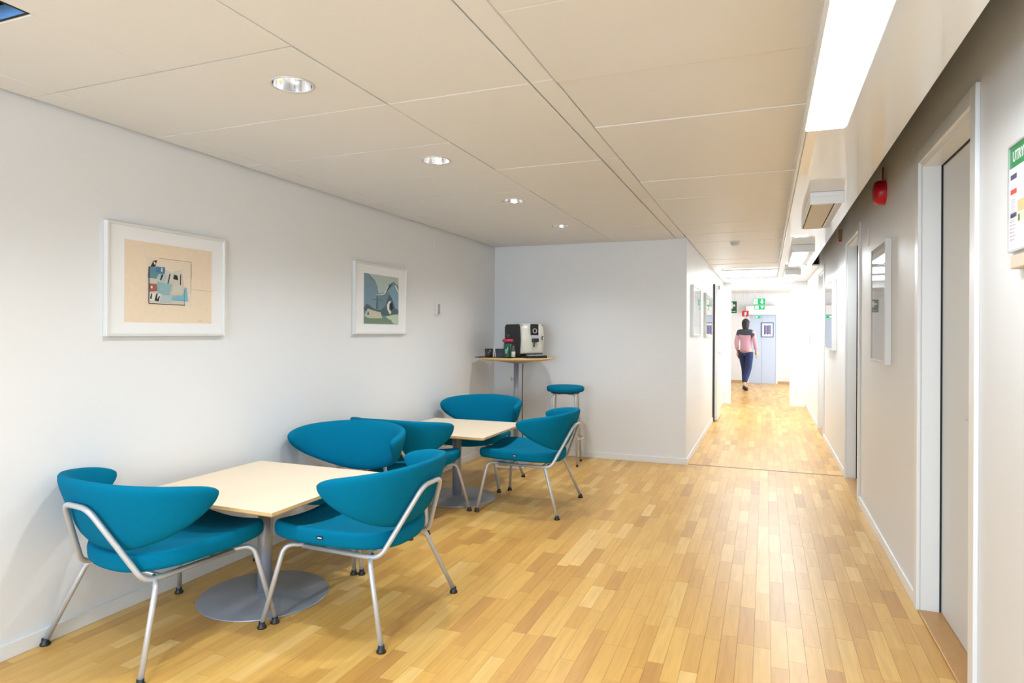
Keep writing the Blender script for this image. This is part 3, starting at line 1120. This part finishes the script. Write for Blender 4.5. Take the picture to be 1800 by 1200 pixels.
def tube_lamp(y0, y1, x0, x1, dx0, dx1, label, es):
    t = thing('strip_light', label, 'ceiling light', ((x0 + x1) / 2, y0, SZ), 0, 'strip lights under the soffit')
    c = (x0 + x1) / 2
    L_ = y1 - y0
    d = .07
    bd_ = MB()
    bd_.box(x0 - c, x1 - c, 0, L_, -.028, -.001, WHITE, .002, 1)
    bd_.box(x0 - c, x1 - c, 0, .016, -d, -.028, WHITE, .002, 1)
    bd_.box(x0 - c, x1 - c, L_ - .016, L_, -d, -.028, WHITE, .002, 1)
    bd_.box(dx1 - c, dx1 - c + .006, .016, L_ - .016, -d, -.028, WHITE)
    bd_.box(x0 - c, x0 - c + .004, .016, L_ - .016, -d, -.028, WHITE)
    if x1 - dx1 > .02:
        bd_.prism([(dx1 - c, -.028), (x1 - c, -.028), (x1 - c, -d + .02), (dx1 - c + .01, -d), (dx1 - c, -d)], .016, L_ - .016, WHITE, 'y')
    bd_.build('housing', t)
    if es:
        m_ = mat('lit_diffuser_%d' % int(es), (.9, .9, .9), .5, emit=(.86, .94, 1.0), es=es)
    else:
        m_ = mat('unlit_diffuser', srgb(205, 192, 165), .45)
    MB().box(dx0 - c, dx1 - c, .016, L_ - .016, -d - .004, -.03, m_, .004, 2).build('diffuser', t)
    return t


tube_lamp(1.25, 2.555, .128, .262, .132, .256, 'brightly lit strip light under the soffit nearest the camera', TUBE_E)
tube_lamp(-1.6, -.3, .128, .262, .132, .256, 'lit strip light under the soffit behind the camera', TUBE_E)
tube_lamp(4.0, 4.92, .230, .405, .240, .352, 'unlit strip light with tan diffuser above the red alarm', 0)
tube_lamp(6.30, 7.55, .222, .405, .230, .352, 'lit strip light halfway down the corridor soffit', TUBE_FAR_E)
tube_lamp(8.65, 9.85, .222, .400, .230, .352, 'farthest lit strip light near the end of the soffit', TUBE_FAR_E)


def round_lamp(x, y, z, label):
    t = thing('round_ceiling_light', label, 'ceiling light', (x, y, z))
    MB().lathe([(.15, 0), (.15, -.02)], WHITE, n=36).build('base', t)
    MB().lathe([(.145, -.02), (.15, -.04), (.13, -.065), (.08, -.08), (.02, -.084)], mat('opal_glass', (.9, .9, .9), .4, emit=(1, .97, .92), es=ROUND_E), n=36).build('shade', t)
    return t


for yy, lb in ((10.25, 'added luminous white ceiling panel just past the soffit end'), (11.75, 'added luminous white ceiling panel just before the portal')):  # panels added to light the portal wall, whose real source is unknown
    t = thing('added_light_panel', lb, 'ceiling light', (-.1, yy, ZC), 0, 'added luminous corridor ceiling panels')
    MB().box(-.52, .52, 0, .02, -.03, -.003, WHITE).box(-.52, .52, 1.08, 1.1, -.03, -.003, WHITE).box(-.52, -.5, .02, 1.08, -.03, -.003, WHITE).box(.5, .52, .02, 1.08, -.03, -.003, WHITE).build('frame', t)
    MB().box(-.5, .5, .02, 1.08, -.028, -.006, mat('added_panel_opal', (.9, .9, .9), .5, emit=(.86, .94, 1.0), es=ADDED_PANEL_E)).build('diffuser', t)
round_lamp(.29, 16.2, 2.46, 'small round ceiling light beyond the portal')

# vent opening in the ceiling, top left
t = thing('ceiling_vent', 'dark square ceiling opening with a blue flap at the top left corner', 'vent', (-2.2675, 1.239, ZC))
v = MB()
hx, hy, hz = .15, .060, .16
for x0, x1, y0, y1 in ((-hx, hx, -hy, -hy + .004), (-hx, hx, hy - .004, hy), (-hx, -hx + .004, -hy + .004, hy - .004), (hx - .004, hx, -hy + .004, hy - .004)):
    v.box(x0, x1, y0, y1, .001, hz, GAP)
v.box(-hx, hx, -hy, hy, hz, hz + .004, GAP)
v.build('duct_box', t)
fl = MB().add([(-.145, .052, .004), (.145, .052, .004), (.145, .046, .042), (-.145, .046, .042), (-.145, .055, .004), (.145, .055, .004), (.145, .049, .042), (-.145, .049, .042)],
              [[0, 1, 2, 3], [4, 7, 6, 5], [0, 4, 5, 1], [1, 5, 6, 2], [2, 6, 7, 3], [3, 7, 4, 0]], mat('blue_flap', srgb(110, 160, 225), .4)).build('flap', t)

# smoke detector
t = thing('smoke_detector', 'small white smoke detector on the corridor ceiling', 'smoke detector', (-.305, 7.18, ZC))
MB().lathe([(.055, 0), (.055, -.014)], WHITE, n=28).build('base', t)
MB().lathe([(.046, -.014), (.044, -.03), (.034, -.042), (.015, -.045)], mat('detector_cream', (.62, .60, .55), .5), n=28).build('sensor_head', t)

# red alarm sounder
t = thing('fire_alarm', 'red fire alarm sounder hanging high on the right wall', 'alarm', (XR, 4.70, 2.255))
MB().prism([(.075 * math.cos(2 * PI * i / 28), .078 * math.sin(2 * PI * i / 28)) for i in range(28)], -.02, -.001, RED, 'x').build('back_plate', t)
vs, fs = [], []
prof = [(.075, -.02), (.075, -.045), (.066, -.06), (.04, -.068), (.012, -.07)]
for r_, x_ in prof:
    for i in range(28):
        a = 2 * PI * i / 28
        vs.append((x_, r_ * math.cos(a), r_ * 1.02 * math.sin(a)))
for j in range(len(prof) - 1):
    for i in range(28):
        a, b = j * 28 + i, j * 28 + (i + 1) % 28
        fs.append([a, b, b + 28, a + 28])
fs.append([(len(prof) - 1) * 28 + i for i in range(28)])
MB().add(vs, fs, RED, True).build('horn', t)
MB().tube([(-.012, 0, .07), (-.012, .01, .10), (-.008, .03, .17)], .005, mat('red_cable', srgb(150, 40, 40), .5), n=6).build('cable', t)

# small heat detector further along
t = thing('heat_detector', 'small brown wall detector with red lamp above the middle door', 'detector', (XR, 7.2, 2.33))
MB().box(-.03, -.001, -.03, .03, -.04, .07, mat('detector_brown', srgb(150, 120, 95), .5), .004).build('body', t)
MB().lathe([(.012, -.055), (.014, -.04)], RED, (-.015, 0, 0), n=14).build('lamp', t)

# wall switches and cover strips
t = thing('wall_switch', 'small white switch plate on the left wall right of the landscape print', 'switch', (XL, 5.40, 1.57))
MB().box(.001, .012, -.03, .03, -.06, .06, WHITE, .003).build('plate', t)
MB().box(.012, .024, .004, .026, -.05, .045, mat('switch_grey', (.35, .34, .31), .5), .003).build('rocker', t)
t = thing('wall_switch', 'grey switch on the bright right wall near the portal', 'switch', (XR, 12.1, 1.27))
MB().box(-.012, -.001, -.045, .045, -.07, .07, mat('switch_plate_grey', (.45, .45, .45), .5), .003).build('plate', t)
MB().box(-.02, -.012, -.02, .02, -.035, .035, WHITE, .003).build('rocker', t)
o = MB().box(XL + .001, XL + .008, 5.335, 5.35, 2.10, 2.23, WHITE, .002).build('cable_cover')
tag(o, 'short white cable cover high on the left wall', 'cable cover')
o = MB().box(XR - .008, XR - .001, 5.37, 5.385, 2.0, 2.13, WHITE, .002).build('cable_cover')
tag(o, 'short white cable cover beside the middle door frame', 'cable cover')

# evacuation plan
t = thing('evacuation_plan', 'green headed evacuation plan in a thin metal frame on the near right wall', 'sign', (XR, 2.40, 1.60))
EW, EH = .45, .325
def ebox(name, ya, yb, za, zb, m_, xa=-.0125, xb=-.012, parent=t):
    return MB().box(xa, xb, -yb, -ya, za, zb, m_).build(name, parent)
fr = MB()
al = mat('alu_frame', (.62, .62, .62), .3, metal=.6)
fr.box(-.016, -.001, -.006, 0, 0, EH, al).box(-.016, -.001, -EW, -EW + .006, 0, EH, al)
fr.box(-.016, -.001, -EW + .006, -.006, 0, .006, al).box(-.016, -.001, -EW + .006, -.006, EH - .006, EH, al)
fr.build('frame', t)
sheet = ebox('sheet', .006, EW - .006, .006, EH - .006, mat('plan_paper', (.78, .80, .80), .4), -.012, -.003)
ebox('header', .006, EW - .006, EH - .07, EH - .006, GREEN, -.0126, -.012)
tx = text_mesh('UTRYMNINGSPLAN', .044, WHITE, 'title', t, .0006)
tx.matrix_basis = Matrix.Translation((-.0130, -.032, EH - .053)) @ Matrix(((0, 0, -1, 0), (-1, 0, 0, 0), (0, 1, 0, 0), (0, 0, 0, 1)))
tx.scale = (.8, 1, 1)
ebox('caption_bar', .012, .062, EH - .105, EH - .09, mat('bar_violet', srgb(86, 80, 110), .5))
ebox('caption_bar', .012, .062, EH - .15, EH - .135, mat('bar_red', srgb(225, 80, 70), .5))
ebox('caption_bar', .012, .062, .105, .118, MATS['bar_violet'])
gl_ = mat('print_grey', (.45, .46, .48), .6)
for k in range(9):
    ebox('text_line', .016, .016 + rg.uniform(.025, .04), EH - .168 - k * .0075, EH - .1655 - k * .0075, gl_)
for k in range(6):
    ebox('text_line', .022, .022 + rg.uniform(.02, .032), .092 - k * .011, .0945 - k * .011, gl_)
    ebox('legend_dot', .013, .018, .0915 - k * .011, .096 - k * .011, MATS['bar_red'])
ebox('map_room', .072, .14, EH - .21, EH - .175, mat('map_sand', srgb(225, 190, 140), .6))
ebox('map_room', .15, .40, EH - .21, EH - .12, mat('map_yellow', srgb(225, 220, 190), .6))
ebox('map_room', .07, .40, .085, .11, MATS['map_yellow'])
ebox('map_symbol', .078, .09, .088, .108, mat('map_green', srgb(60, 110, 60), .6), -.0129, -.0126)
o = MB().box(XR - .03, XR - .001, 2.16, 2.33, 1.545, 1.585, mat('beige_box', srgb(214, 196, 176), .5), .004).build('leaflet_holder')
tag(o, 'little beige holder on the wall just below the evacuation plan', 'holder')

# ------------------------------------------------------------------ far hall
PB = mat('pale_blue_door', srgb(196, 210, 232), .4)
d = sempty('door_5', 'pale blue door in the far wall')
MB().box(-.42, .26, YF - .02, YF - .001, .0, 2.02, PB, .003).build('door_leaf', d)
MB().box(-.47, -.42, YF - .03, YF - .001, 0, 2.07, TRIM).box(.26, .31, YF - .03, YF - .001, 0, 2.07, TRIM).box(-.42, .26, YF - .03, YF - .001, 2.02, 2.07, TRIM).build('architrave', d)
MB().box(-.10, -.085, YF - .024, YF - .02, 0, 2.02, mat('pale_grey_line', (.5, .53, .58), .5)).build('stile', d)
t = thing('framed_picture', 'dark framed violet print on the pale blue door at the corridor end', 'picture', (.045, YF - .022, 1.255))
MB().box(-.155, .155, -.02, -.001, 0, .40, mat('blue_frame', srgb(70, 80, 130), .4), .003).build('frame', t)
MB().box(-.135, .135, -.022, -.02, .02, .38, MATB).build('passepartout', t)
p = MB()
for k in range(7):
    p.box(-.085 + k * .0245, -.085 + (k + 1) * .0245 - .004, -.0235, -.022, .07 + .01 * (k % 3), .33 - .012 * (k % 2), mat('violet_%d' % (k % 3), srgb(*[(66, 62, 128), (96, 100, 160), (130, 130, 180)][k % 3]), .6))
p.build('print', t)
o = MB().box(-.5, .3, YF - .28, YF - .05, 1.86, 2.10, WHITE, .01).build('air_curtain')
tag(o, 'white door air unit above the pale blue far door', 'air unit')


def sign(name, label, x0, x1, y, z0, z1, m_, thick=.02, hang=None):
    t = thing(name, label, 'sign', ((x0 + x1) / 2, y, z0))
    w_, h_ = (x1 - x0) / 2, z1 - z0
    MB().box(-w_, w_, 0, thick, 0, h_, m_, .003).build('panel', t)
    if hang:
        for sx in (-.6, .6):
            MB().tube([(w_ * sx, thick / 2, h_), (w_ * sx, thick / 2, hang - z0)], .004, CHROME, n=6).build('hanger', t)
    return t


SG = mat('exit_green_lit', srgb(0, 150, 90), .4, emit=srgb(0, 170, 100), es=.55)
SW = mat('exit_white_lit', (.85, .9, .87), .4, emit=(.9, 1, .95), es=.7)
t = sign('exit_sign', 'green and white exit sign with running figure and down arrow hung from the far ceiling', -.262, -.012, 15.2, 1.99, 2.125, SG, .03, 2.46)
p = MB()
yf = -.0015
def quad(mb, pts, m_, y=-.0015):
    mb.add([(a, y, b) for a, b in pts], [list(range(len(pts)))], m_)
quad(p, R(-.112, .014, -.03, .121), SW)
p.build('doorway_field', t)
q = MB()
quad(q, [(-.078, .098), (-.068, .098), (-.064, .108), (-.072, .113), (-.08, .107)], SG, -.003)
quad(q, [(-.088, .066), (-.074, .096), (-.062, .09), (-.068, .066), (-.058, .05), (-.066, .044), (-.078, .058)], SG, -.003)
quad(q, [(-.078, .058), (-.092, .044), (-.104, .03), (-.098, .024), (-.084, .038), (-.072, .052)], SG, -.003)
quad(q, [(-.062, .052), (-.054, .03), (-.062, .018), (-.056, .016), (-.046, .03), (-.056, .056)], SG, -.003)
quad(q, [(-.062, .088), (-.046, .076), (-.048, .072), (-.064, .08)], SG, -.003)
q.build('running_figure', t)
a_ = MB()
quad(a_, [(.045, .115), (.075, .115), (.075, .062), (.098, .062), (.06, .018), (.022, .062), (.045, .062)], SW)
a_.build('arrow', t)
t = sign('exit_sign', 'lower green and white panel imitating the reflection below the hanging exit sign', -.235, -.02, 15.32, 1.885, 1.98, SG, .02)  # second panel modelled in place of the upper sign's reflection
p = MB()
quad(p, R(-.09, .012, -.02, .083), SW)
quad(p, [(.02, .08), (.09, .08), (.055, .02)], SW)
p.build('symbols', t)
for sx in (-.07, .07):
    MB().tube([(sx, .01, .095), (sx, .01, .575)], .003, CHROME, n=6).build('hanger', t)
t = sign('exit_sign', 'tiny green sign above the pale blue door', -.27, -.13, YF - .315, 1.76, 1.83, SG)
p = MB(); quad(p, R(-.05, .015, -.01, .055), SW); p.build('symbols', t)

t = sign('first_aid_sign', 'dark green first aid sign with white cross left in the portal', -.80, -.594, 15.0, 1.80, 2.06, mat('aid_green', srgb(18, 92, 62), .4), .012, 2.46)
p = MB()
cx = .0
quad(p, R(-.022, .10, .022, .235), WHITE)
quad(p, R(-.07, .146, .07, .19), WHITE, -.0017)
p.build('cross', t)
p = MB(); quad(p, R(-.08, .03, .08, .042), WHITE); p.build('text_line', t)
t = sign('fire_sign', 'small red fire extinguisher sign with white symbol beyond the portal', -.505, -.36, 15.6, 1.74, 1.87, mat('fire_red', srgb(205, 40, 60), .4), .012, 2.46)
p = MB()
quad(p, [(-.018, .02), (.012, .02), (.014, .085), (.004, .1), (-.01, .1), (-.02, .085)], WHITE)
quad(p, [(.02, .05), (.035, .05), (.03, .1), (.006, .112), (.004, .104), (.022, .094)], WHITE)
p.build('symbol', t)

# ------------------------------------------------------------------ person
SKIN = mat('skin', srgb(214, 170, 148), .55)
PINK = mat('pink_knit', srgb(206, 160, 176), .8)
DNAVY = mat('navy_trouser', srgb(34, 46, 92), .8)
DGREY = mat('charcoal_shawl', srgb(64, 74, 88), .8)
HAIR = mat('dark_hair', srgb(40, 36, 36), .6)


def skinned(name, verts, edges, radii, material, parent, root=0, sub=2):
    me = bpy.data.meshes.new(name)
    me.from_pydata(verts, edges, [])
    o = bpy.data.objects.new(name, me)
    COL.objects.link(o)
    sk = o.modifiers.new('skin', 'SKIN')
    sk.use_smooth_shade = True
    for v, r in zip(me.skin_vertices[0].data, radii):
        v.radius = r if isinstance(r, tuple) else (r, r)
    me.skin_vertices[0].data[root].use_root = True
    sb = o.modifiers.new('sub', 'SUBSURF')
    sb.levels = sb.render_levels = sub
    dg = bpy.context.evaluated_depsgraph_get()
    dg.update()
    me2 = bpy.data.meshes.new_from_object(o.evaluated_get(dg))
    bpy.data.objects.remove(o, do_unlink=True)
    me2.materials.clear()
    me2.materials.append(material)
    me2.polygons.foreach_set('use_smooth', [True] * len(me2.polygons))
    o2 = bpy.data.objects.new(name, me2)
    COL.objects.link(o2)
    o2.parent = parent
    return o2


pr = thing('person', 'person in pink top, dark shawl and navy trousers walking beyond the portal', 'person', (-.44, 16.45, 0), math.radians(160))
# local: facing -y; mid stride
V = [(0, 0, .93), (0, .0, 1.06), (0, .0, 1.20), (0, .01, 1.34), (0, .005, 1.43), (0, -.01, 1.50),      # 0-5 pelvis..neck top
     (.09, 0, .88), (.085, -.14, .50), (.08, -.13, .09),                                            # right leg (forward)
     (-.09, 0, .88), (-.085, .05, .50), (-.08, .30, .14),                                            # left leg (behind)
     (.17, .01, 1.37), (.21, .06, 1.12), (.20, .0, .90),                                              # right arm
     (-.17, .01, 1.37), (-.21, -.03, 1.12), (-.19, -.16, .92),                                        # left arm
     (.08, -.22, .04), (-.08, .22, .05)]
E_ = [(0, 1), (1, 2), (2, 3), (3, 4), (4, 5), (0, 6), (6, 7), (7, 8), (0, 9), (9, 10), (10, 11), (3, 12), (12, 13), (13, 14), (3, 15), (15, 16), (16, 17), (8, 18), (11, 19)]
Rr = [(.13, .10), (.115, .085), (.125, .09), (.13, .09), (.06, .055), (.05, .05), .08, .055, .038, .08, .055, .038, .05, .04, .028, .05, .04, .028, .03, .03]
skinned('body', V, E_, Rr, SKIN, pr)
G = .014
skinned('trousers', [(0, 0, 1.0), (.09, 0, .86), (.085, -.14, .50), (.08, -.13, .13), (-.09, 0, .86), (-.085, .05, .50), (-.08, .285, .18)],
        [(0, 1), (1, 2), (2, 3), (0, 4), (4, 5), (5, 6)], [(.14, .115), .10, .075, .058, .10, .075, .058], DNAVY, pr)
skinned('top', [(0, 0, .86), (0, 0, 1.08), (0, 0, 1.22), (0, .01, 1.36), (.17, .01, 1.38), (.21, .06, 1.13), (.202, .015, .95), (-.17, .01, 1.38), (-.21, -.03, 1.13), (-.193, -.14, .955)],
        [(0, 1), (1, 2), (2, 3), (3, 4), (4, 5), (5, 6), (3, 7), (7, 8), (8, 9)], [(.165, .130), (.134, .102), (.140, .105), (.142, .104), .064, .054, .044, .064, .054, .044], PINK, pr)
skinned('shawl', [(0, .0, 1.27), (0, .01, 1.38), (0, .01, 1.46), (.15, .01, 1.38), (.20, .03, 1.26), (-.15, .01, 1.38), (-.20, 0, 1.26)],
        [(0, 1), (1, 2), (1, 3), (3, 4), (1, 5), (5, 6)], [(.155, .12), (.155, .12), .075, .08, .07, .08, .07], DGREY, pr)
hd_ = MB()
bm = bmesh.new()
bmesh.ops.create_uvsphere(bm, u_segments=24, v_segments=18, radius=1)
for v in bm.verts:
    x, y, z = v.co
    jaw = 1 - .22 * max(0, -z) ** 1.5
    v.co = Vector((x * .074 * jaw, -.015 + y * .094 * jaw - (.012 * max(0, -z) if y < 0 else 0), 1.585 + z * .112))
hd_.bm(bm, SKIN, True)
# nose, ears, eyes, mouth
hd_.prism([(-.012, 1.555), (.012, 1.555), (.006, 1.60), (-.006, 1.60)], -.128, -.10, SKIN, 'y')
for s in (-1, 1):
    bm = bmesh.new()
    bmesh.ops.create_uvsphere(bm, u_segments=10, v_segments=8, radius=.011)
    bmesh.ops.translate(bm, verts=bm.verts, vec=(s * .029, -.10, 1.592))
    hd_.bm(bm, mat('eye', (.05, .04, .04), .3), True)
    bm = bmesh.new()
    bmesh.ops.create_uvsphere(bm, u_segments=10, v_segments=8, radius=.022)
    for v in bm.verts:
        v.co.x *= .4
    bmesh.ops.translate(bm, verts=bm.verts, vec=(s * .075, -.01, 1.58))
    hd_.bm(bm, SKIN, True)
hd_.box(-.022, .022, -.108, -.098, 1.532, 1.540, mat('lips', srgb(170, 90, 90), .5), .003)
hd_.build('head', pr)
hr = MB()
bm = bmesh.new()
bmesh.ops.create_uvsphere(bm, u_segments=28, v_segments=20, radius=1)
for v in bm.verts:
    x, y, z = v.co
    front = max(0, -y)
    zz = 1.60 + z * .112 if z > 0 else 1.60 + z * .20
    v.co = Vector((x * .090, .018 + y * .098 if y > 0 else .018 + y * .062, zz))
    if y < 0 and z > .1:
        v.co.y = .018 + y * .125
hr.bm(bm, HAIR, True)
hr.build('hair', pr)
for s, (hx_, hy_, hz_) in ((1, (.20, -.004, .905)), (-1, (-.189, -.165, .925))):
    hb = MB()
    hb.tube([(hx_, hy_, hz_), (hx_, hy_ - .01, hz_ - .05), (hx_, hy_ - .02, hz_ - .09)], [.026, .036, .030], SKIN, n=10)
    for k, ln in enumerate((.068, .078, .074, .058)):
        yy = hy_ - .045 + k * .018
        hb.tube([(hx_, yy, hz_ - .085), (hx_ - .004 * s, yy - .004, hz_ - .085 - ln * .55), (hx_ - .014 * s, yy - .008, hz_ - .085 - ln)], [.0095, .009, .007], SKIN, n=8)
    hb.tube([(hx_, hy_ - .035, hz_ - .04), (hx_ - .015 * s, hy_ - .06, hz_ - .07), (hx_ - .018 * s, hy_ - .066, hz_ - .10)], [.011, .010, .008], SKIN, n=8)
    hb.build('hand', pr)
for (x, y, z, rx) in ((.08, -.13, 0, 0), (-.08, .28, .05, .6)):
    sh_ = MB()
    vs, fs = [], []
    secs = [(.06, .030, .055), (.03, .036, .07), (-.04, .038, .07), (-.10, .044, .05), (-.15, .042, .038), (-.185, .022, .026)]
    for yy, w_, h_ in secs:
        for k in range(10):
            a = 2 * PI * k / 10
            vs.append((w_ * math.cos(a), yy, max(0.0, h_ * .5 + h_ * .55 * math.sin(a))))
    for j in range(len(secs) - 1):
        for k in range(10):
            a, b = j * 10 + k, j * 10 + (k + 1) % 10
            fs.append([a, b, b + 10, a + 10])
    fs += [list(range(10))[::-1], [50 + k for k in range(10)]]
    o = sh_.add(vs, fs, BLACK, True).build('shoe', pr)
    o.location = (x, y, z)
    o.rotation_euler = (rx, 0, 0)
